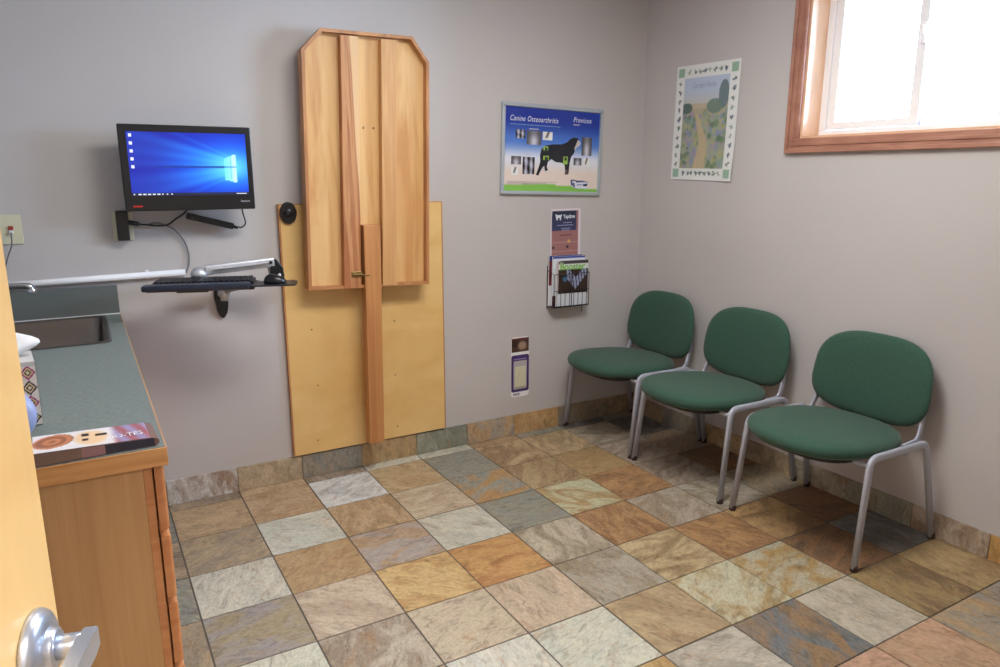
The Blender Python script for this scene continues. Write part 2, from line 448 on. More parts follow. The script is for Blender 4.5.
# ------------------------------------------------------------------ window
win = thing('window_1', None, None, (WX, (W0 + W1) / 2, (WZ0 + WZ1) / 2)); win['kind'] = 'structure'
del_ = [k for k in ('label', 'category') if k in win.keys()]
hw, hz = (W0 - W1) / 2, (WZ1 - WZ0) / 2
def ring_yz(bm, x0, x1, a, b, c, d, bev=0):
    """rectangular ring in yz, outer half sizes a,b, inner c,d"""
    box(bm, x0, x1, -a, a, -b, -d, bev); box(bm, x0, x1, -a, a, d, b, bev); box(bm, x0, x1, -a, -c, -d, d, bev); box(bm, x0, x1, c, a, -d, d, bev)
bm = bmesh.new(); ring_yz(bm, -.018, -.0005, hw + .062, hz + .062, hw - .004, hz - .004, .003)
ring_yz(bm, -.026, -.018, hw + .062, hz + .062, hw + .044, hz + .044, .003); ring_yz(bm, -.023, -.018, hw + .030, hz + .030, hw + .016, hz + .016, .002)
obj('casing', bm, M_casing, win)
bm = bmesh.new(); ring_yz(bm, 0, .115, hw - .0005, hz - .0005, hw - .014, hz - .014); obj('jamb', bm, M_jamb, win)
bm = bmesh.new(); ring_yz(bm, .115, .185, hw - .001, hz - .001, hw - .045, hz - .040, .003); obj('frame', bm, M_white, win)
def sash(y0, y1, x):
    bm = bmesh.new(); b = hz - .042
    cy = (y0 + y1) / 2; hy = (y1 - y0) / 2
    ring_yz(bm, x, x + .025, hy, b, hy - .040, b - .034, .002); bmesh.ops.translate(bm, vec=(0, cy, 0), verts=bm.verts[:])
    s = obj('sash', bm, M_white, win)
    obj('pane', B(x + .010, x + .014, y0 + .03, y1 - .03, -b + .026, b - .026), M_glass, s)
    return s
M_glass = mat('window_glass', None, .02); nt = M_glass.node_tree; g = G(M_glass)
tr = g.n('ShaderNodeBsdfTransparent'); tr.inputs[0].default_value = (.95, .97, .98, 1); gl = g.n('ShaderNodeBsdfGlossy'); gl.inputs['Roughness'].default_value = .02
fr = g.n('ShaderNodeFresnel'); fr.inputs['IOR'].default_value = 1.45; mx = g.n('ShaderNodeMixShader')
g.l(fr.outputs[0], mx.inputs[0]); g.l(tr.outputs[0], mx.inputs[1]); g.l(gl.outputs[0], mx.inputs[2]); g.l(mx.outputs[0], nt.nodes['Material Output'].inputs['Surface'])
sash(-.012, hw - .046, .122); s2 = sash(-hw + .046, .034, .152)
bm = bmesh.new(); box(bm, .108, .122, -.012, .008, .02, .10, .004); box(bm, .098, .110, -.008, .004, .05, .09, .004); obj('latch', bm, M_white, win)

# ------------------------------------------------------------------ open door beside the camera
DA = math.radians(17.3)
u = Vector((math.sin(DA), math.cos(DA), 0)); nrm = Vector((u.y, -u.x, 0))
rose = Vector((-.298, -2.586, 1.0)); edge = rose + u * .065; hinge = edge - u * .91
door = thing('door_1', None, None, (hinge.x, hinge.y, 0), (0, 0, PI / 2 - DA)); door['kind'] = 'structure'
# local x runs along the leaf, local -y points to the camera side
obj('door_leaf', B(0, .91, 0, .044, .012, 2.035, .0015), M_door, door)
def lever(side):
    s = side; H = bpy.data.objects.new('door_handle', None); COL.objects.link(H); H.parent = door; H.location = (.91 - .065, 0 if s < 0 else .044, 1.0)
    R = Matrix.Rotation(PI / 2 * (1 if s < 0 else -1), 4, 'X')
    obj('rose', lathe([(.040, 0), (.0405, .004), (.038, .009), (.033, .0125), (.024, .015), (.020, .0155), (.0195, .021), (.0175, .0225), (.012, .0225)], 40, R), M_satin, H, True)
    obj('spindle', lathe([(.0125, .018), (.0125, .044), (.010, .046)], 24, R), M_satin, H, True)
    y = s * .049
    bm = bmesh.new()
    pts = [(.014, -.0115), (.014, .0115), (-.004, .0125), (-.06, .011), (-.115, .0095), (-.118, .006), (-.118, -.006), (-.115, -.0095), (-.06, -.011), (-.004, -.0125)]
    prism(pts, y - .0075, y + .0075, bm, bev=.003)
    obj('lever', bm, M_satin, H)
    return H
lever(-1); lever(1)
for z in (.25, 1.02, 1.80):
    obj('hinge', tube([(-.004, -.004, z - .045), (-.004, -.004, z + .045)], .006), M_satin, door)

# ------------------------------------------------------------------ cabinet, worktop, sink
CX1, CY1 = -.103, -1.765
cab = thing('base_cabinet', 'oak veneer base cabinet with drawers under the grey worktop', 'cabinet', (-.45, -.88, 0))
def C(x0, x1, y0, y1, z0, z1, bev=0): return B(x0 + .45, x1 + .45, y0 + .88, y1 + .88, z0, z1, bev)
obj('end_panel', C(WL + .003, -.1535, -1.752, -1.733, .0, .858), M_cab, cab)
obj('end_panel', C(WL + .003, -.1535, -.022, -.004, .0, .858), M_cab, cab)
bm = C(-.1530, -.1365, -1.7525, -1.70, .09, .858)
for y0, y1, z0, z1 in ((-.06, -.004, .09, .858), (-1.70, -.06, .09, .12), (-1.70, -.06, .82, .858), (-1.13, -1.08, .12, .82), (-.62, -.57, .12, .82)): box(bm, -.1530 + .45, -.1365 + .45, y0 + .88, y1 + .88, z0, z1)
obj('face_frame', bm, M_drawer, cab)
obj('kick_board', C(-.23, -.215, -1.733, -.022, .0, .09), M_black, cab)
def front(name, y0, y1, z0, z1):
    o = obj(name, C(-.1315, -.1115, y0, y1, z0, z1), M_drawer, cab)
    me = o.data; bm = bmesh.new(); bm.from_mesh(me)
    box(bm, -.1370 + .45, -.1310 + .45, y0 + .93, y1 + .83, z0 + .02, z1 - .02)
    es = [e for e in bm.edges if all(v.co.x > -.115 + .45 for v in e.verts)]
    bmesh.ops.bevel(bm, geom=es, offset=.010, segments=4, profile=.6, affect='EDGES'); bm.to_mesh(me); bm.free()
    return o
zs = [(.702, .852), (.538, .688), (.374, .524), (.125, .360)]
for y0, y1 in ((-1.744, -1.115), ):
    for z0, z1 in zs:
        d = front('drawer', y0, y1, z0, z1)
for y0, y1 in ((-1.09, -.60), (-.59, -.03)):
    d = front('cabinet_door', y0, y1, .125, .852)
    obj('knob', lathe([(.006, 0), (.006, .014), (.013, .018), (.014, .024), (.009, .029)], 16, Matrix.Translation((-.1115 + .45, y0 + .88 + .05, .76)) @ Matrix.Rotation(PI / 2, 4, 'Y')), M_alu, d, True)

top = thing('countertop', 'grey-green laminate worktop with oak edging against the left wall', 'worktop', (-.42, -.88, .9))
SX0, SX1, SY0, SY1 = -.60, -.165, -.60, -.055
bm = bmesh.new(); z0, z1 = .8585, .9
e = .020
for a in ((WL + .002, SX0, CY1 + e, -.002), (SX1, CX1 - e * .16, CY1 + e * .16, -.002), (SX0, SX1, CY1 + e * .16, SY0), (SX0, SX1, SY1, -.002), (WL + .002, SX0, CY1 + e * .16, CY1 + e)):
    box(bm, a[0] + .42, a[1] + .42, a[2] + .88, a[3] + .88, z0 - .9, 0)
obj('work_surface', bm, M_lam, top)
bm = bmesh.new(); box(bm, WL + .002 + .42, CX1 + .42, CY1 + .88, CY1 + e * .16 + .88, -.042, -.0012, .001); box(bm, CX1 - e * .16 + .42, CX1 + .42, CY1 + e * .16 + .88, -.012 + .88, -.042, -.0012, .001)
obj('wood_edging', bm, wood('edging_oak', rgb(212, 158, 100), rgb(194, 136, 80), (3, 3, 30), .4, .3), top)
bm = bmesh.new(); box(bm, WL + .022 + .42, -.105 + .42, -.020 + .88, -.001 + .88, 0, .118, .002); box(bm, WL + .002 + .42, WL + .021 + .42, CY1 + .89, -.021 + .88, 0, .118, .002)
obj('backsplash', bm, mat('splash_laminate', rgb(98, 105, 104), .45), top)
bm = bmesh.new(); box(bm, WL + .03 + .42, -.105 + .42, -.0235 + .88, -.0195 + .88, 0, .003)
obj('sealant_bead', bm, M_white, top)

sink = thing('sink', 'rectangular stainless steel sink set in the worktop by the back wall', 'sink', ((SX0 + SX1) / 2, (SY0 + SY1) / 2, .9))
a, b = (SX1 - SX0) / 2, (SY1 - SY0) / 2
def rr(a, b, r, z, n=5):
    out = []
    for cx, cy, s in ((a - r, b - r, 0), (-a + r, b - r, 1), (-a + r, -b + r, 2), (a - r, -b + r, 3)):
        for k in range(n + 1):
            t = PI / 2 * (s + k / n); out.append((cx + r * math.cos(t), cy + r * math.sin(t), z))
    return out
bm = loft([rr(a + .008, b + .008, .03, .0015), rr(a + .006, b + .006, .03, .004), rr(a - .008, b - .008, .035, .003), rr(a - .012, b - .012, .04, -.01), rr(a - .02, b - .02, .05, -.15), rr(a - .05, b - .05, .05, -.165), rr(.05, .05, .045, -.168)], False)
bm.faces.new([v for v in bm.verts][-24:])
obj('basin', bm, M_steel, sink, True)
obj('drain', lathe([(.045, -.1665), (.042, -.163), (.03, -.1655), (.005, -.1655)], 24), M_chrome, sink, True)
fa = thing('faucet', 'chrome faucet whose spout reaches over the sink from the left', 'faucet', (-.665, -.33, .9005))
obj('faucet_body', lathe([(.030, 0), (.030, .008), (.021, .014), (.019, .12), (.021, .165), (.019, .178), (.008, .182)], 24), M_chrome, fa, True)
obj('spout', tube(smooth_path([(.01, 0, .150), (.10, 0, .174), (.20, 0, .180), (.262, 0, .178), (.277, 0, .172), (.281, 0, .160)]), .0115), M_chrome, fa, True)
obj('aerator', lathe([(.0125, .148), (.0135, .150), (.0135, .166), (.011, .168)], 18, Matrix.Translation((.281, 0, 0))), M_chrome, fa, True)
obj('faucet_lever', tube([(0, 0, .180), (0, 0, .192), (0, -.03, .205), (0, -.09, .212)], .006), M_chrome, fa, True)

# tissue box behind the door edge
tb = thing('tissue_box', 'tissue box with purple and black diamond pattern on worktop', 'tissue box', (-.402, -1.418, .902), (0, 0, .10))
obj('box_body', B(-.062, .062, -.062, .062, 0, .150, .002), mat('tissue_card', rgb(206, 202, 200), .6), tb)
bm = bmesh.new(); 
bm.free()
def tissue_print(u_, v_):
    if v_ > .93: return (.80, .80, .80)
    x, z = u_ * 4.0, v_ * 4.2
    i, k = math.floor(x), math.floor(z)
    a, b = x - i - .5, z - k - .5
    d = abs(a) + abs(b)
    mag = (i + k) % 2
    if d < .14: return (.90, .84, .70)
    if d < .24: return (.10, .09, .13)
    if d < .36: return (.88, .78, .58)
    if d < .50: return (.10, .09, .13) if mag else (.64, .14, .46)
    return (.92, .88, .84)
painting('front_print', -.0615, .0615, .001, .149, -.0624, 90, 110, tissue_print, M_print, tb)
p_ = painting('side_print', -.0615, .0615, .001, .149, -.0624, 90, 110, tissue_print, M_print, tb); p_.data.transform(Matrix.Rotation(PI / 2, 4, 'Z'))
rings = []
for k in range(9):
    t = k / 8; ring = []
    for i in range(20):
        an = 2 * PI * i / 20; r = (.020 + .042 * math.sin(t * PI * .8) * (1 + .35 * math.sin(3 * an + 2 * t))) * (1 - .75 * t ** 3)
        ring.append((r * math.cos(an) * 1.15 + .012 * t, r * math.sin(an) * .8, .149 + .055 * t + .008 * math.sin(2 * an + 1) * t))
    rings.append(ring)
obj('tissue', loft(rings), M_paper, tb, True)
bt = thing('wipes_pouch', 'blue rounded plastic pouch in front of the patterned tissue box', 'pouch', (-.390, -1.545, .902))
rings = []
for k in range(10):
    t = k / 9; s = math.sin(PI * (.12 + .80 * t)) ** .5
    rings.append([(.052 * s * math.cos(2 * PI * i / 24), .03 * s * math.sin(2 * PI * i / 24), .100 * t + .004 * math.sin(4 * PI * i / 24)*t) for i in range(24)])
obj('pouch_body', loft(rings), flat(150, 162, 206, .35), bt, True)
obj('pouch_cap', lathe([(.018, .098), (.018, .109), (.014, .113)], 20), flat(150, 164, 214, .35), bt, True)

# picture booklet on the worktop
bk = thing('booklet', 'thick booklet with a pale pictured cover on the worktop end', 'booklet', (-.231, -1.700, .9005), (0, 0, .045))
prof = [(-.112, 0), (.105, 0), (.112, .004), (.114, .010), (.110, .016), (.100, .019), (-.112, .027)]
obj('page_block', prism([(x, z + .0005) for x, z in prof], -.056, .056), flat(120, 92, 84, .5), bk)
def booklet(u_, v_):
    c = (.88, .86, .87)
    d = math.hypot((u_ - .16) / .17, (v_ - .55 - .5 * (u_ - .16)) / .38)
    if d < 1: c = lerp((.78, .50, .34), (.56, .34, .24), .5 + .5 * math.sin(d * 11 + u_ * 8))
    c = lerp(c, (.90, .76, .60), sm(1, .6, math.hypot((u_ - .47) / .17, (v_ - .5) / .5)))
    for ex, ey in ((.42, .42), (.43, .70), (.55, .62)):
        if abs(u_ - ex) < .030 + .02 * (ex > .5) and abs(v_ - ey) < .07: c = (.12, .08, .10)
    c = lerp(c, lerp((.60, .56, .72), (.62, .36, .38), .5 + .5 * math.sin(u_ * 40 + v_ * 5)), sm(.62, .70, u_))
    return c
def wp(u_, v_): return 0
cov = painting('cover', -.112, .108, 0, .112, 0, 80, 30, booklet, M_print, bk)
for v_ in cov.data.vertices:
    x, z = v_.co.x, v_.co.z; v_.co = (x, z - .056, .0283 - (x + .112) / .212 * .008 - max(0, x - .095) * .25)
text('cover_lettering', 'DO-TES', .040, flat(236, 234, 240), bk, (.018, -.030, .0238), (-.06, 0, 0), sx=.5)
bm = bmesh.new()
for x0, x1, cc in ((-.108, -.03, 0), (-.03, .012, 1), (.012, .104, 2)):
    b2 = face([(x0, -.0565, .002), (x1, -.0565, .002), (x1, -.0565, .026 - (x1 + .112) * .038), (x0, -.0565, .026 - (x0 + .112) * .038)])
    obj('edge_print', b2, flat(*[(122, 96, 84), (150, 110, 112), (40, 40, 58)][cc]), bk)

# ------------------------------------------------------------------ back wall: sockets, conduit, cables
def wallplate(name, label, cat, x, z, w, h, y=-.0005):
    t = thing(name, label, cat, (x, y, z))
    obj('face_plate', B(-w / 2, w / 2, -.006, 0, -h / 2, h / 2, .002), M_ivory, t); return t
t = wallplate('phone_jack', 'ivory wall jack with grey cable near the door edge', 'wall jack', -.442, 1.258, .072, .114)
obj('jack', B(-.008, .008, -.013, -.006, -.002, .014, .002), flat(150, 52, 40), t)
obj('jack_plug', B(-.007, .007, -.022, -.006, -.016, -.003, .002), M_paper, t)
tag(obj('jack_cable', tube(smooth_path([(-.442, -.024, 1.247), (-.442, -.034, 1.235), (-.446, -.028, 1.20), (-.462, -.018, 1.16), (-.478, -.012, 1.11), (-.482, -.010, 1.062)]), .0026, seg=8), M_cable, None, True), 'grey cable hanging from the ivory jack to the white conduit', 'cable')
t = thing('cable_conduit', 'white round cable conduit along the back wall above the backsplash', 'conduit', (-.28, -.016, 1.046))
obj('conduit_tube', tube([(-.44, 0, -.006), (.44, 0, .009)], .0135, seg=18), M_white, t, True)
obj('conduit_clip', B(-.30, -.285, -.002, .0155, -.022, .012, .002), M_white, t); obj('conduit_clip', B(.285, .30, -.002, .0155, -.010, .026, .002), M_white, t)
t = wallplate('power_outlet', 'ivory power outlet behind the black plug below the monitor', 'power outlet', -.058, 1.257, .076, .116)
bm = bmesh.new(); box(bm, -.017, .017, -.008, -.006, .008, .036, .004); box(bm, -.017, .017, -.008, -.006, -.036, -.008, .004); obj('socket', bm, M_ivory, t)
t = thing('power_adapter', 'tall black plug adapter pushed into the ivory outlet', 'plug', (-.060, -.009, 1.262))
obj('adapter_body', B(-.022, .022, -.036, 0, -.060, .060, .004), M_black, t)
obj('plug_strain_relief', tube([(.02, -.024, .012), (.034, -.025, .010), (.06, -.026, .004)], .010, seg=12), M_black, t, True)

# monitor
mon = thing('monitor', 'black monitor with a lit blue desktop screen on back wall', 'monitor', (.198, -.155, 1.49), (0, 0, 0))
MW, MH = .247, .167
bm = B(-MW, MW, 0, .028, -MH, MH, .004); obj('monitor_case', bm, M_black, mon)
obj('rear_housing', B(-.16, .16, .028, .052, -.11, .12, .008), M_black, mon)
obj('wall_bracket', B(-.05, .05, .052, .1545, -.06, .06, .003), M_dark, mon)
def desktop(u_, v_):
    vx, vy = .86, .46
    d = math.hypot((u_ - vx) * 1.3, (v_ - vy) * 1.1)
    c = lerp((.04, .36, .95), (.01, .07, .58), sm(.05, 1.0, d))
    dx = vx - u_
    if dx > -.05:
        a = (v_ - vy) / (dx + .20)
        for a0, w, s in ((.50, .12, .75), (-.46, .13, .65), (.26, .12, .75), (-.22, .14, .7), (.80, .06, .35), (-.75, .06, .3), (0.06, .08, .6)):
            c = lerp(c, (.22, .70, 1.0), s * math.exp(-((a - a0) / w) ** 2) * math.exp(-max(dx, 0) * 1.7))
    c = lerp(c, (.40, .84, 1.0), math.exp(-(d / .26) ** 2) * .9)
    if .80 < u_ < .905 and -.24 - (u_ - .86) * .5 < v_ - vy < .18 + (u_ - .86) * .7: c = lerp((.45, .88, 1.0), (.75, 1.0, 1.0), sm(.80, .90, u_))
    if abs(v_ - vy) < .011 and .1 < u_ < .905: c = lerp(c, (.02, .16, .50), .75 * sm(.1, .4, u_) * (1 if u_ < .8 else .5))
    if abs(u_ - .852) < .004 and abs(v_ - vy) < .2: c = lerp(c, (.2, .6, .9), .6)
    return c
x0s, x1s, z0s, z1s = -MW + .028, MW - .023, -MH + .060, MH - .028
sc = painting('screen', x0s, x1s, z0s, z1s, -.0008, 96, 60, desktop, M_screen, mon)
em = lambda n, c, s=1.: mat(n, (0.01, .01, .01, 1), .4, emit=c, estr=s)
obj('taskbar', B(x0s, x1s, -.0014, -.0008, z0s, z0s + .011), em('taskbar_lit', rgb(14, 22, 60)), sc)
bm = bmesh.new(); bm2 = bmesh.new()
for k in range(5): obj('desktop_icon', B(x0s + .008, x0s + .019, -.0016, -.0010, z1s - .020 - k * .030, z1s - .008 - k * .030), em('icon_lit', rgb(220, 226, 240)), sc)
bm.free()
for k in range(9): obj('taskbar_button', B( x0s + .006 + k * .017, x0s + (.017 if 0 < k < 6 else .011) + k * .017, -.0018, -.0014, z0s + .003, z0s + .008), em('icon_lit', rgb(220, 226, 240)), sc)
obj('taskbar_clock', B(x1s - .05, x1s - .01, -.0018, -.0014, z0s + .004, z0s + .007), em('icon_lit', rgb(220, 226, 240)), sc); bm2.free()
bm = bmesh.new(); box(bm, -MW + .028, -MW + .062, -.0015, 0, -MH + .016, -MH + .022); obj('red_badge', bm, flat(200, 40, 30), mon)
text('maker_mark', 'lenovo', .0135, flat(210, 212, 220), mon, (MW - .058, -.0006, -MH + .030))
# cables of the monitor
t = thing('power_brick', 'black power brick hanging tilted under the monitor', 'power brick', (.278, -.046, 1.270), (0, .27, 0))
obj('brick_body', B(-.098, .092, -.018, .018, -.0135, .0135, .004), M_black, t)
obj('brick_strap', B(-.078, -.070, -.0195, .044, -.015, .015, .001), M_dark, t)
obj('strain_relief', tube([(.09, 0, 0), (.112, 0, -.001)], .007, seg=10), M_black, t, True)
tag(obj('charger_cable', tube(smooth_path([(.386, -.047, 1.243), (.400, -.05, 1.240), (.418, -.055, 1.258), (.408, -.07, 1.300), (.396, -.10, 1.345)]), .003, seg=8), M_black, None, True), 'black cord looping from power brick up behind the monitor', 'cord')
tag(obj('mains_cable', tube(smooth_path([(.000, -.035, 1.266), (.030, -.03, 1.262), (.07, -.02, 1.257), (.11, -.02, 1.260), (.145, -.03, 1.285), (.18, -.05, 1.312), (.19, -.09, 1.345)]), .0038, seg=8), M_black, None, True), 'black cord from the wall plug up to the monitor', 'cord')
tag(obj('network_cable', tube(smooth_path([(.040, -.014, 1.264), (.07, -.018, 1.268), (.105, -.016, 1.256), (.140, -.014, 1.232), (.170, -.012, 1.185), (.182, -.012, 1.13), (.178, -.014, 1.085), (.164, -.016, 1.052)]), .0034, seg=8), M_cable, None, True), 'grey cable curving down to the right end of the conduit', 'cable')

# keyboard arm
ka = thing('keyboard_stand', 'folding silver and black wall arm carrying a keyboard tray', 'keyboard arm', (.30, 0, .93))
def K(p): return (p[0] - .30, p[1], p[2] - .93)
pr = []
for i in range(28):
    t = 2 * PI * i / 28; pr.append((.030 * math.cos(t) * (1 if math.sin(t) > 0 else .9), .092 * math.sin(t)))
obj('wall_plate', prism(pr, -.0175, -.0005, bev=.004), M_black, ka)
obj('swivel', tube([K((.305, -.017, .955)), K((.305, -.06, .955))], .024, seg=20), M_alu, ka, True)
obj('pivot_cap', tube([K((.305, -.06, .925)), K((.305, -.06, .990))], .017, seg=18), M_alu, ka, True)
obj('lower_arm', tube([K((.31, -.065, .965)), K((.49, -.185, 1.025))], .013, .010, seg=14, sq=3), M_alu, ka, True)
obj('elbow', prism([(.485 - .30, 1.015 - .93), (.515 - .30, 1.01 - .93), (.535 - .30, 1.03 - .93), (.53 - .30, 1.075 - .93), (.505 - .30, 1.112 - .93), (.478 - .30, 1.105 - .93), (.474 - .30, 1.06 - .93)], -.215, -.165, bev=.004), M_black, ka)
up = obj('upper_arm', tube([K((.495, -.20, 1.098)), K((.22, -.185, 1.078))], .017, .021, seg=16, sq=4), M_alu, ka)
obj('cover_plate', tube([K((.47, -.217, 1.097)), K((.245, -.203, 1.080))], .013, .002, seg=12, sq=4), M_chrome, up)
obj('pivot', tube([K((.478, -.222, 1.098)), K((.478, -.215, 1.098))], .007, seg=14), M_black, up)
obj('tray_joint', lathe([(.034, -.032), (.034, -.018), (.028, -.006), (.018, .004), (.006, .006)], 24, Matrix.Translation(K((.195, -.180, 1.085)))), M_alu, ka, True)
TA = math.atan2(-.302, .953)
tray_m = Matrix.Translation(K((-.022, -.318, 1.030))) @ Matrix.Rotation(TA, 4, 'Z')
o = obj('keyboard_tray', B(0, .40, 0, .185, -.010, .003, .004, mtx=None), M_black, ka); o.data.transform(tray_m)
o = obj('palm_rest', B(-.012, .385, -.014, .045, -.006, .018, .007), flat(38, 46, 62, .35), ka); o.data.transform(tray_m)
pts = [(.38, .0), (.55, .0), (.558, .006), (.562, .03), (.562, .11), (.55, .135), (.53, .14), (.38, .14)]
o = obj('mouse_platform', prism(pts, .000, .006, axis='z', bev=.002), M_dark, ka); o.data.transform(tray_m)
o = obj('tray_bracket', B(.10, .22, .05, .185, -.022, -.010, .003), M_black, ka); o.data.transform(tray_m)

tm_w = Matrix.Translation((-.022, -.318, 1.030)) @ Matrix.Rotation(TA, 4, 'Z')
kb = thing('keyboard', 'black keyboard resting on the wall-mounted keyboard tray', 'keyboard', tm_w @ Vector((.20, .115, .0035)), (0, 0, TA))
obj('keyboard_body', B(-.19, .19, -.062, .062, 0, .014, .004), M_black, kb)
bm = bmesh.new()
for r in range(5):
    for c_ in range(18): box(bm, -.182 + c_ * .0203, -.182 + c_ * .0203 + .017, -.055 + r * .022, -.055 + r * .022 + .018, .014, .019 + r * .0008)
tag(obj('keys', bm, M_dark, kb))
ms = thing('mouse', 'black computer mouse on the right end of the tray', 'mouse', tm_w @ Vector((.475, .065, .0065)), (0, 0, TA))
rings = []
for k in range(9):
    t = k / 8 * PI / 2; ring = []
    for i in range(24):
        an = 2 * PI * i / 24; ring.append((.045 * math.cos(an) * math.cos(t) ** .7, .031 * math.sin(an) * math.cos(t) ** .7, .034 * math.sin(t) * (1 - .12 * math.cos(an))))
    rings.append(ring)
rings[-1] = [(p[0] * .05, p[1] * .05, p[2]) for p in rings[-2]]; rings[-1] = [(.003 * math.cos(2 * PI * i / 24), .003 * math.sin(2 * PI * i / 24), .034) for i in range(24)]
obj('mouse_shell', loft(rings), M_black, ms, True)
obj('scroll_wheel', tube([(.018, -.004, .030), (.018, .004, .030)], .007, seg=14), M_alu, ms, True)

# ------------------------------------------------------------------ wooden wall panel and folded table
wp_ = thing('backing_panel', 'wide pale wooden panel on back wall behind the folded table', 'wooden panel', (.979, -.0005, .73))
px0, px1, pz0, pz1 = .569 - .979, 1.388 - .979, .127 - .73, 1.335 - .73
obj('panel_board', B(px0 + .008, px1 - .006, -.020, 0, pz0, pz1 - .004), M_panel, wp_)
bm = B(px0, px0 + .008, -.021, 0, pz0, pz1, .001); box(bm, px1 - .006, px1, -.021, 0, pz0, pz1, .001); box(bm, px0 + .008, px1 - .006, -.021, 0, pz1 - .004, pz1)
obj('edging', bm, M_edge, wp_)
for x, z in ((.69, .745), (.705, .467), (.69, .188), (1.11, .745), (1.106, .463), (1.11, .186)):
    obj('screw', lathe([(.0045, 0), (.0045, .0015), (.002, .002)], 10, Matrix.Translation((x - .979, -.020, z - .73)) @ Matrix.Rotation(PI / 2, 4, 'X')), M_brass, wp_)
ft = thing('folding_table', 'wooden wall table folded up, underside with two battens showing', 'folding table', (.97, -.022, .94))
FX, FY, FZ = .97, -.022, .94
outline = [(.662, .949), (1.262, .934), (1.286, 1.979), (1.204, 2.086), (.777, 2.083), (.688, 1.990)]
outl = [(x - FX, z - FZ) for x, z in outline]
cxm, czm = sum(p[0] for p in outl) / 6, sum(p[1] for p in outl) / 6
def inset(P, d):
    out = []; n = len(P)
    for i in range(n):
        a, b, c = Vector(P[i - 1]), Vector(P[i]), Vector(P[(i + 1) % n])
        e1, e2 = (b - a).normalized(), (c - b).normalized(); n1, n2 = Vector((-e1.y, e1.x)), Vector((-e2.y, e2.x))
        bis = (n1 + n2).normalized(); out.append(tuple(b + bis * d / max(.3, bis.dot(n1))))
    return out
inn = inset(outl, .014)
YB, YF = -.036, -.098         # local y of the board's back and of the rim's front
obj('table_board', prism(inset(outl, .010), YB, YF + .036), M_ply, ft)
bm = bmesh.new(); n = len(outl)
for (P, Q) in ((outl, inn),):
    for i in range(n):
        j = (i + 1) % n
        vs = [bm.verts.new((p[0], y, p[1])) for y in (YB, YF) for p in (P[i], P[j], Q[j], Q[i])]
        for q in ((0, 1, 2, 3), (4, 7, 6, 5), (0, 4, 5, 1), (1, 5, 6, 2), (2, 6, 7, 3), (3, 7, 4, 0)): bm.faces.new([vs[k] for k in q])
obj('rim', bm, M_edge, ft)
def batten(xa, xb, xc, xd, m):
    return obj('batten', prism([(xa - FX, .944 - FZ), (xb - FX, .941 - FZ), (xd - FX, 2.062 - FZ), (xc - FX, 2.062 - FZ)], YF + .036, YF - .003, bev=.0015), m, ft)
batten(.828, .910, .862, .942, M_plyred); batten(1.018, 1.092, 1.050, 1.124, wood('pale_batten', rgb(212, 168, 114), rgb(192, 140, 88), (22, 12, 1.1), .5, .4))
obj('hinge_block', B(.70 - FX, .90 - FX, YB, -.0005, .02, .075), M_edge, ft); obj('hinge_block', B(1.05 - FX, 1.24 - FX, YB, -.0005, .02, .075), M_edge, ft)
lg = obj('prop_leg', prism([(.916 - FX, .161 - FZ), (.990 - FX, .165 - FZ), (1.008 - FX, 1.236 - FZ), (.927 - FX, 1.236 - FZ)], YF + .034, YF - .022, bev=.002), M_leg, ft)
bm = tube([(.868 - FX, YF - .008, 1.010 - FZ), (.918 - FX, YF - .008, 1.006 - FZ)], .0075, seg=12); tube([(.918 - FX, YF - .016, 1.004 - FZ), (.945 - FX, YF - .026, 1.003 - FZ)], .0045, seg=10, bm=bm)
box(bm, .864 - FX, .915 - FX, YF - .006, YF + .001, .994 - FZ, 1.022 - FZ, .002)
obj('barrel_bolt', bm, M_brass, ft, False)
for x in (.964, 1.012):
    obj('screw', lathe([(.006, 0), (.006, .0015), (.002, .002)], 10, Matrix.Translation((x - FX, YF + .036, 1.676 - FZ)) @ Matrix.Rotation(PI / 2, 4, 'X')), M_brass, ft)
hk = thing('leash_hook', 'black oval hook on the top left of the wooden panel', 'hook', (.612, -.0220, 1.296))
pr = [(.038 * math.cos(2 * PI * i / 28), .050 * math.sin(2 * PI * i / 28)) for i in range(28)]
obj('knob_plate', prism(pr, -.012, 0, bev=.004), M_black, hk)
obj('knob_boss', lathe([(.022, 0), (.022, .010), (.016, .020), (.004, .022)], 24, Matrix.Translation((0, -.011, .004)) @ Matrix.Rotation(PI / 2, 4, 'X')), M_dark, hk, True)

# ------------------------------------------------------------------ framed dog poster
PW, PH = .655, .472
po = thing('framed_poster', 'silver framed blue poster of a standing dog on back wall', 'poster', (2.068, -.0005, 1.593), (0, .025, 0))
bm = bmesh.new(); f_ = .020
for a in ((-PW / 2, PW / 2, -PH / 2, -PH / 2 + f_), (-PW / 2, PW / 2, PH / 2 - f_, PH / 2), (-PW / 2, -PW / 2 + f_ * .9, -PH / 2 + f_, PH / 2 - f_), (PW / 2 - f_ * .9, PW / 2, -PH / 2 + f_, PH / 2 - f_)):
    box(bm, a[0], a[1], -.020, 0, a[2], a[3], .004)
obj('poster_frame', bm, mat('silver_frame', rgb(190, 200, 208), .3, .6), po)
def dogsky(u_, v_):
    hz_ = .13 + .02 * math.sin(u_ * 3)
    if v_ < .055 + .035 * math.sin(u_ * PI * 1.1 + .3): return (.50, .74, .32)
    c = lerp((.88, .82, .79), (.86, .88, .93), sm(.2, .40, v_))
    c = lerp(c, (.28, .46, .80), sm(.38, .62, v_)); c = lerp(c, (.10, .20, .60), sm(.60, .88, v_)); return c
sh = painting('poster_sheet', -PW / 2 + .016, PW / 2 - .016, -PH / 2 + .018, PH / 2 - .018, -.010, 60, 60, dogsky, M_gloss, po)
YP = -.0112
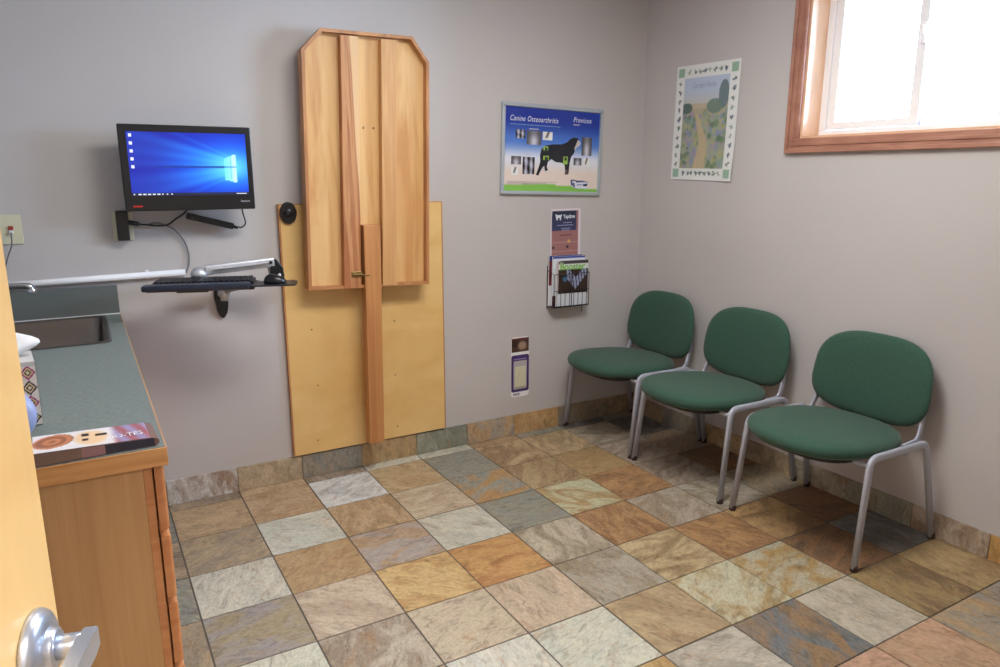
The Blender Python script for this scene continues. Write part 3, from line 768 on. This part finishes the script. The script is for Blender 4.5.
def pm(X, Y):          # point of the 788x667 close-up -> poster local
    px, py = 490 + X / 6.06, 90 + Y / 6.06
    uu = (px - 503) / 100; vv = (py - (101 + 9 * uu)) / (93 - 7 * uu)
    return (-PW / 2 + uu * PW, PH / 2 - vv * PH)
dog = [(282, 512), (296, 470), (306, 430), (303, 392), (310, 355), (335, 332), (375, 325), (430, 326), (462, 315), (485, 294), (505, 285), (528, 288), (540, 300), (548, 322), (540, 338), (520, 348), (512, 378), (494, 402), (486, 440), (482, 500), (476, 510), (456, 510), (462, 500), (455, 450), (440, 438), (400, 434), (372, 415), (352, 432), (346, 462), (354, 484), (336, 489), (330, 455), (318, 470), (300, 505), (298, 516)]
obj('dog_picture', prism([pm(*p) for p in dog], YP, YP - .0006), flat(26, 28, 40), sh)
def patch(name, pts, c, y=YP - .0008, par=None): return obj(name, prism([pm(*p) for p in pts], y, y - .0005), flat(*c), par or sh)
patch('dog_muzzle', [(532, 300), (546, 308), (550, 325), (540, 338), (522, 350), (516, 366), (512, 350), (520, 330)], (190, 186, 190))
patch('dog_paw', [(462, 480), (480, 480), (480, 508), (458, 508)], (90, 70, 80))
for a in ((322, 338, 350, 362), (322, 395, 356, 420), (445, 400, 472, 448)):
    patch('green_marking', [(a[0], a[1]), (a[2], a[1]), (a[2], a[3]), (a[0], a[3])], (150, 190, 80), YP - .0010)
for a in ((330, 345, 345, 375), (332, 402, 350, 425), (452, 405, 466, 425)):
    patch('dark_marking', [(a[0], a[1]), (a[2], a[1]), (a[2], a[3]), (a[0], a[3])], (38, 52, 40), YP - .0014)
random.seed(3)
def xray(u_, v_):
    k = abs(u_ - .5); t = .75 * math.exp(-((k - .22) / .13) ** 2) + .15 * math.sin(v_ * 9 + u_ * 4); t = max(.1, min(.9, t + .15)); return (t * .85, t * .85, t * .95)
def xr2(u_, v_):
    t = .28 + .5 * math.exp(-((u_ - .5) / .3) ** 2) * (1 - .6 * sm(.3, .9, v_)); return (t, t, t * 1.08)
def xr3(u_, v_):
    t = .9 - .6 * math.exp(-((u_ - .3 - .3 * v_) / .12) ** 2) * sm(.1, .4, v_); return (t, t, t)
for a, fn in (((158, 232, 213, 290), xray), ((222, 240, 308, 330), xr2), ((316, 248, 374, 302), xr3), ((135, 394, 192, 448), xr2), ((202, 400, 272, 508), xray), ((137, 462, 178, 512), xr3), ((558, 282, 622, 398), xr2), ((510, 408, 560, 455), xr2), ((572, 408, 612, 462), xr3)):
    (xa, zb), (xb, za) = pm(a[0], a[1]), pm(a[2], a[3])
    painting('xray_picture', xa, xb, za, zb, YP - .0006, 14, 16, fn, M_gloss, sh)
pw_ = flat(222, 228, 240)
x_, z_ = pm(122, 178); text('poster_title', 'Canine Osteoarthritis', .040, pw_, sh, (x_, YP - .0004, z_), shear=.25, sx=.76, bold=0, sp=1.12)
x_, z_ = pm(498, 190); text('brand_lettering', 'Previcox', .040, pw_, sh, (x_, YP - .0004, z_ - .002), shear=.3, sx=.78, bold=0, sp=1.12)
bm = bmesh.new(); box(bm, pm(125, 0)[0], pm(420, 0)[0], YP - .0005, YP, pm(125, 202)[1], pm(125, 198)[1] ); obj('subtitle_line', bm, flat(110, 150, 190), sh)
bm = bmesh.new()
bm.free()
for k in range(3): obj('caption_line', B(pm(115, 0)[0], pm(410 - 60 * k, 0)[0], YP - .0005, YP, pm(115, 552 + k * 8)[1], pm(115, 549 + k * 8)[1]), flat(170, 156, 160), sh)
for a in ((235, 228, 290), (500, 205, 540), (218, 384, 255)): obj('caption_line', B(pm(a[0], 0)[0], pm(a[2], 0)[0], YP - .0005, YP, pm(a[0], a[1] + 5)[1], pm(a[0], a[1])[1]), flat(190, 186, 196), sh)
patch('emblem', [(485, 545), (505, 540), (512, 590), (540, 598), (600, 600), (612, 565), (580, 548), (515, 548)], (214, 218, 232))
patch('emblem_mark', [(496, 545), (505, 545), (508, 566), (520, 560), (526, 590), (516, 590), (512, 574), (500, 578)], (60, 76, 140), YP - .0015)
patch('emblem_mark', [(530, 553), (570, 548), (612, 560), (575, 556), (532, 562)], (70, 84, 140), YP - .0015)
patch('emblem_mark', [(572, 572), (606, 568), (600, 584), (578, 582)], (40, 50, 90), YP - .0015)
patch('emblem_mark', [(536, 572), (566, 571), (566, 577), (536, 578)], (110, 120, 170), YP - .0015)

# ------------------------------------------------------------------ flyer, magazine rack
fl = thing('flyer', 'pink and navy printed flyer taped above the magazine rack', 'flyer', (2.168, -.0012, 1.142), (0, -.01, 0))
def flyer(u_, v_):
    if u_ > .93 or u_ < .03 or v_ > .955 or v_ < .02: return (.86, .82, .86)
    if v_ > .56 and u_ < .86: return lerp((.20, .22, .38), (.16, .19, .30), sm(.6, .9, v_))
    c = (.60, .42, .42)
    if .30 < v_ < .32 or .12 < v_ < .14: c = (.70, .56, .54)
    return c
fo = painting('flyer_sheet', -.103, .103, -.138, .138, -.001, 44, 60, flyer, M_print, fl, warp=lambda a, b: -.006 * sm(.8, 1, b) * (1 - a) - .001)
text('flyer_title', 'Yaptime', .030, pw_, fo, (-.022, -.0082, .085), sx=.80, bold=.0008)
bm = bmesh.new(); prism([(-.075, .110), (-.07, .085), (-.066, .075), (-.060, .075), (-.058, .088), (-.046, .088), (-.044, .074), (-.038, .074), (-.036, .092), (-.030, .108), (-.040, .104), (-.062, .104)], -.0065, -.0085, bm); obj('flyer_animal', bm, pw_, fo)
bm = bmesh.new()
for x0, x1, z in ((-.02, .04, .058), (-.06, .05, .044), (-.035, .03, .026), (-.03, .025, .016)): box(bm, x0, x1, -.0055, -.0035, z, z + .004)
obj('flyer_lines', bm, flat(150, 156, 190), fo)
bm = bmesh.new()
for x0, x1, z in ((-.04, .04, -.012), ): box(bm, x0, x1, -.0035, -.0018, z, z + .005)
obj('flyer_heading', bm, flat(96, 60, 64), fo)
obj('flyer_spot', lathe([(.009, 0), (.009, .0012)], 14, Matrix.Translation((.022, -.002, -.045)) @ Matrix.Rotation(PI / 2, 4, 'X')), flat(214, 170, 80), fo)
for x, z in ((-.085, -.078), (.012, -.076)): obj('flyer_dot', lathe([(.008, 0), (.008, .0012)], 14, Matrix.Translation((x, -.002, z)) @ Matrix.Rotation(PI / 2, 4, 'X')), flat(50, 38, 44), fo)

rk = thing('magazine_rack', 'black wire magazine rack on the back wall below the flyer', 'magazine rack', (2.168, 0, .865))
w_ = .121
bm = bmesh.new()
wr = .0022
def W(*pts): tube([Vector(p) for p in pts], wr, seg=6, bm=bm)
for x in (-w_, w_): W((x, -.004, .10), (x, -.004, -.15), (x, -.004, -.13)); W((x, -.004, -.13), (x, -.072, -.13), (x, -.072, .055), (x, -.004, .075))
W((w_ + .005, -.004, .10), (w_ + .005, -.004, -.185)); W((-w_, -.072, .055), (w_, -.072, .055)); W((-w_, -.072, -.13), (w_, -.072, -.13)); W((-w_, -.004, -.13), (w_, -.004, -.13)); W((-w_, -.004, .09), (w_, -.004, .09))
for x in (-.066, 0, .066): W((x, -.004, -.13), (x, -.072, -.13))
W((0, -.072, -.13), (0, -.072, .055)); W((-w_, -.072, -.04), (w_, -.072, -.04))
obj('wire_frame', bm, M_black, rk)
obj('rack_tray', B(-w_, w_, -.074, -.002, -.1345, -.1300), M_black, rk)
def magazine(label, x, y, z0, w, h, fn, th=.006):
    t = thing('magazine', label, 'magazine', (2.168 + x, y, z0), (0, .012, 0), 'magazines in the wire rack')
    obj('pages', B(-w / 2, w / 2, 0, th, 0, h), M_paper, t)
    c_ = painting('front_cover', -w / 2, w / 2, 0, h, -.0006, 50, 60, fn, M_gloss, t)
    return t, c_
def cov_back(u_, v_): return (.22, .26, .52) if v_ > .9 else ((.40, .14, .20) if u_ < .12 and v_ > .4 else (.84, .84, .88))
def cov_mid(u_, v_): return (.26, .32, .62) if v_ > .96 else ((.84, .86, .90) if v_ > .2 else (.3, .2, .25))
def cov_front(u_, v_):
    if v_ < .27: return (.16, .15, .18) if (u_ * 7.2) % 1 < .12 else (.80, .82, .86)
    if u_ < .05: return (.72, .66, .66)
    if .80 < v_ < .93: return (.84, .86, .86)
    if v_ > .93: return (.30, .26, .28)
    c = (.22, .17, .16)
    d = abs(u_ - .60) * .9 + .36
    if d < v_ < d + .26 and .30 < u_ < .97:
        c = (.60, .62, .74) if math.sin((u_ * 1.3 + v_ * .3) * 50) > -.4 else (.22, .24, .34)
    if math.hypot(u_ - .26, (v_ - .60) * 1.1) < .07: c = (.24, .42, .55)
    return c
RZ = .7352
magazine('white magazine at the back of the wire rack with blue top', -.010, -.018, RZ, .225, .285, cov_back)
magazine('white magazine in the middle of the wire rack', .002, -.035, RZ, .222, .280, cov_mid, .008)
t, c_ = magazine('magazine with green title at the front of the rack', .012, -.058, RZ, .215, .258, cov_front, .008)
text('magazine_title', 'Booster', .054, flat(112, 176, 60), c_, (-.088, -.0012, .207), sx=.98, bold=.0015)
text('cover_word', 'The', .03, flat(190, 190, 200), c_, (-.104, -.0012, .236), sx=.8)

# purple card round a wall plate
sw = thing('wall_card', 'purple and white card with dog photo around a wall plate', 'card', (1.869, -.0005, .395), (0, .0, 0))
def rrect(x0, x1, z0, z1, r, n=4):
    out = []
    for cx, cz, s in ((x1 - r, z1 - r, 0), (x0 + r, z1 - r, 1), (x0 + r, z0 + r, 2), (x1 - r, z0 + r, 3)):
        for k in range(n + 1): t = PI / 2 * (s + k / n); out.append((cx + r * math.cos(t), cz + r * math.sin(t)))
    return out
obj('card_sheet', prism(rrect(-.058, .060, -.172, .178, .018), -.002, 0), M_paper, sw)
obj('purple_border', prism(rrect(-.0575, .0595, -.142, .074, .012), -.0026, -.002), flat(66, 44, 104), sw)
obj('inner_window', prism(rrect(-.043, .045, -.126, .040, .006), -.0032, -.0026), flat(176, 172, 172), sw)
def dogphoto(u_, v_):
    c = (.22, .14, .14) if v_ > .35 else (.30, .22, .18)
    c = lerp(c, (.62, .52, .44), sm(.35, .15, math.hypot(u_ - .62, (v_ - .45) * .8))); c = lerp(c, (.40, .20, .20), sm(.8, .95, v_)); return c
painting('dog_photo', -.056, .058, .092, .172, -.0026, 24, 18, dogphoto, M_print, sw)
obj('card_heading', B(-.042, .042, -.0032, -.0026, .048, .052), flat(170, 150, 200), sw)
text('card_lettering', 'PACK', .019, flat(60, 54, 110), sw, (-.044, -.0026, -.163), sx=.9, bold=.0006)
pl = thing('wall_plate', 'small ivory wall plate inside the purple card', 'wall plate', (1.870, -.0040, .342))
obj('face_plate', B(-.036, .036, -.006, 0, -.060, .060, .003), M_ivory, pl)
obj('plate_insert', B(-.017, .017, -.009, -.006, -.034, .034, .002), M_ivory, pl)

# ------------------------------------------------------------------ garden poster on the right wall
gp = thing('garden_poster', 'unframed garden path poster with white herb border beside window', 'poster', (WX - .0008, -.480, 1.736), (0, 0, -PI / 2))
GW, GH = .446, .598
sheet_rot = Matrix.Rotation(.022, 4, 'Y')
random.seed(11)
blobs = [(random.uniform(0, 1), random.uniform(0, .62), random.uniform(.022, .075), random.choice([(.42, .52, .38), (.52, .56, .68), (.60, .62, .50), (.36, .46, .36), (.62, .56, .66), (.50, .60, .58), (.68, .66, .46)])) for _ in range(230)]
blobs.sort(key=lambda b: -b[1])
def garden(u_, v_):
    if v_ > .66: c = lerp((.74, .74, .72), (.70, .75, .84), sm(.66, .9, v_))
    else: c = (.60, .63, .56)
    if .58 < v_ < .72: c = lerp(c, (.70, .64, .52), .7)
    for bx, bz, br, bc in blobs:
        d = math.hypot(u_ - bx, (v_ - bz) * 1.3)
        if d < br: c = lerp(c, bc, .75 * sm(br, br * .5, d))
    pc = .42 + .22 * math.sin(v_ * 6.5 + .6) * (v_ + .1) + .1 * v_; pw = .17 * (1 - v_ * 1.15)
    if v_ < .6 and abs(u_ - pc) < pw: c = lerp(c, (.74, .67, .54), .9 * sm(pw, pw * .6, abs(u_ - pc)))
    if math.hypot((u_ - .09) / .13, (v_ - .67) / .06) < 1: c = (.34, .42, .40)
    if math.hypot((u_ - .90) / .11, (v_ - .80) / .15) < 1 : c = (.42, .49, .52)
    if math.hypot((u_ - .72) / .18, (v_ - .68) / .08) < 1: c = lerp(c, (.40, .50, .46), .85)
    return c
mg = .052
random.seed(5); herbs = []
for i in range(8): herbs.append((-.125 + i * .036, GH / 2 - .036))
for i in range(9): herbs.append((-.130 + i * .0325, -GH / 2 + .036))
for i in range(10): herbs += [(-GW / 2 + .034, -.215 + i * .047), (GW / 2 - .034, -.215 + i * .047)]
leaves = []
for hx, hz_ in herbs:
    dk = random.choice([(.40, .46, .48), (.46, .54, .50), (.52, .56, .54), (.38, .44, .50), (.62, .68, .64)])
    for k in range(random.randint(3, 5)):
        a_ = random.uniform(-.3, 3.4); r_ = random.uniform(.006, .012)
        leaves.append((hx, hz_, hx + r_ * 1.3 * math.cos(a_) * .6, hz_ + .010 * (k / 3 - .5), a_, r_, dk))
def paper(u_, v_):
    x, z = (u_ - .5) * GW, (v_ - .5) * GH
    if abs(abs(x) - (GW / 2 - .035)) < .022 and abs(abs(z) - (GH / 2 - .036)) < .022: return (.56, .69, .61)
    for hx, hz_, lx, lz, a_, r_, dk in leaves:
        if abs(x - hx) > .016 or abs(z - hz_) > .018: continue
        if abs(x - hx) < .0016 and abs(z - hz_) < .013: return dk
        dx, dz = x - lx, z - lz; p = dx * math.cos(a_) + dz * math.sin(a_); q = -dx * math.sin(a_) + dz * math.cos(a_)
        if (p / r_) ** 2 + (q / (r_ * .45)) ** 2 < 1: return dk
    return (.87, .88, .88)
wloc = lambda x, z: -.004 - .010 * sm(.2, .5, x / GW) * sm(-.15, -.5, z / GH)
warpf = lambda a, b: wloc((a - .5) * GW, (b - .5) * GH)
ps = painting('poster_sheet', -GW / 2, GW / 2, -GH / 2, GH / 2, 0, 150, 200, paper, M_print, gp, warp=warpf)
pa = painting('garden_picture', -GW / 2 + mg + .012, GW / 2 - mg - .012, -GH / 2 + mg + .01, GH / 2 - mg - .015, -.0016, 90, 126, garden, M_print, gp, warp=lambda a, b: wloc(-GW / 2 + mg + .012 + a * (GW - 2 * mg - .024), -GH / 2 + mg + .01 + b * (GH - 2 * mg - .025)))
text('poster_title', 'Garden Herbs', .044, flat(146, 152, 180), gp, (-.098, -.0062, .178), sx=.66, shear=.15)
for ch in gp.children: ch.data.transform(sheet_rot)

# ------------------------------------------------------------------ waiting chairs
def superell(a, b, n, k=48):
    out = []
    for i in range(k):
        t = 2 * PI * i / k; c, s = math.cos(t), math.sin(t)
        out.append((a * abs(c) ** (2 / n) * (1 if c >= 0 else -1), b * abs(s) ** (2 / n) * (1 if s >= 0 else -1)))
    return out
def make_chair(label, y):
    t = thing('waiting_chair', label, 'chair', (2.44, y, 0), (0, 0, 0), 'green waiting chairs along the right wall')
    # seat: rings from underside to crown
    rings = []
    for s, z in ((.80, .402), (.93, .405), (.985, .418), (1.0, .434), (.987, .449), (.94, .459), (.78, .4655), (.45, .468), (.12, .469)):
        r = []
        for (x, yy) in superell(.285, .271, 2.5):
            x *= s; yy *= s
            if x < 0: x *= 1.02
            w = 1 - .08 * max(0, x / .285)
            r.append((x - .098, yy * w, z + .008 - .012 * (x / .285) - .018 * max(0, -x / .285 - .6)))
        rings.append(r)
    obj('seat', loft(rings), M_green, t, True)
    pan = [[(x * s - .135, yy * s, z) for x, yy in superell(.20, .215, 3, 32)] for s, z in ((.9, .392), (1, .398), (1, .414))]
    obj('seat_pan', loft(pan), M_black, t, True)
    # backrest
    rings = []
    def bp(yy, zz, d):
        w = 1 + .045 * (-zz / .18)
        yy2 = yy * w
        return (.212 + d + zz * .13 - .042 * (yy2 / .26) ** 2, yy2, .626 + zz)
    for s, d in ((.2, -.027), (.6, -.026), (.85, -.022), (.95, -.014), (1.0, 0), (.985, .010), (.93, .016), (.6, .018), (.2, .018)):
        rings.append([bp(yy * s, zz * s, d) for yy, zz in superell(.264, .182, 3.0)])
    obj('backrest', loft(rings), M_green, t, True)
    rings = [[bp(yy * s, zz * s, d) for yy, zz in superell(.235, .15, 2.9, 36)] for s, d in ((.98, .014), (1, .020), (.9, .024), (.3, .025))]
    obj('back_shell', loft(rings), M_black, t, True)
    for s in (-1, 1):
        p = [(-.262, s * .296, .012), (-.214, s * .283, .434), (.150, s * .280, .428), (.246, s * .296, .012)]
        P = fillet(p, .038)
        f = obj('side_frame', tube(P, .0155, .0100, seg=14, normal=(0, 1, 0), sq=2.6), M_tube, t, True)
        for q in ((-.262, s * .296), (.246, s * .296)):
            obj('rubber_foot', lathe([(.012, 0), (.0143, .003), (.0143, .018), (.013, .024)], 16, Matrix.Translation((q[0], q[1], 0))), M_rubber, f, True)
        P = fillet([(.05, s * .244, .418), (.150, s * .244, .424), (.180, s * .238, .50), (.206, s * .222, .64)], .03)
        obj('back_upright', tube(P, .013, .006, seg=12, normal=(0, 1, 0), sq=3), M_tube, t, True)
        b = tube([(.02, s * .250, .418), (.02, s * .280, .426)], .008, seg=10)
        obj('bracket', b, M_tube, t)
    for x in (-.20, .045):
        obj('crossbar', tube([(x, -.272, .4235 if x < 0 else .414), (x, .272, .4235 if x < 0 else .414)], .010, seg=12) if False else tube([(x, -.270, .400), (x, .270, .400)], .010, seg=12), M_tube, t, True)
    for x in (-.20, .045):
        for s in (-1, 1):
            obj('bracket', tube([(x, s * .268, .402), (x, s * .281, .430)], .008, seg=10), M_tube, t)
    return t
make_chair('green padded chair with silver legs, in the room corner', -.322)
make_chair('green padded chair with silver legs, middle one of the row', -.944)
make_chair('green padded chair with silver legs, beneath the window, nearest', -1.611)
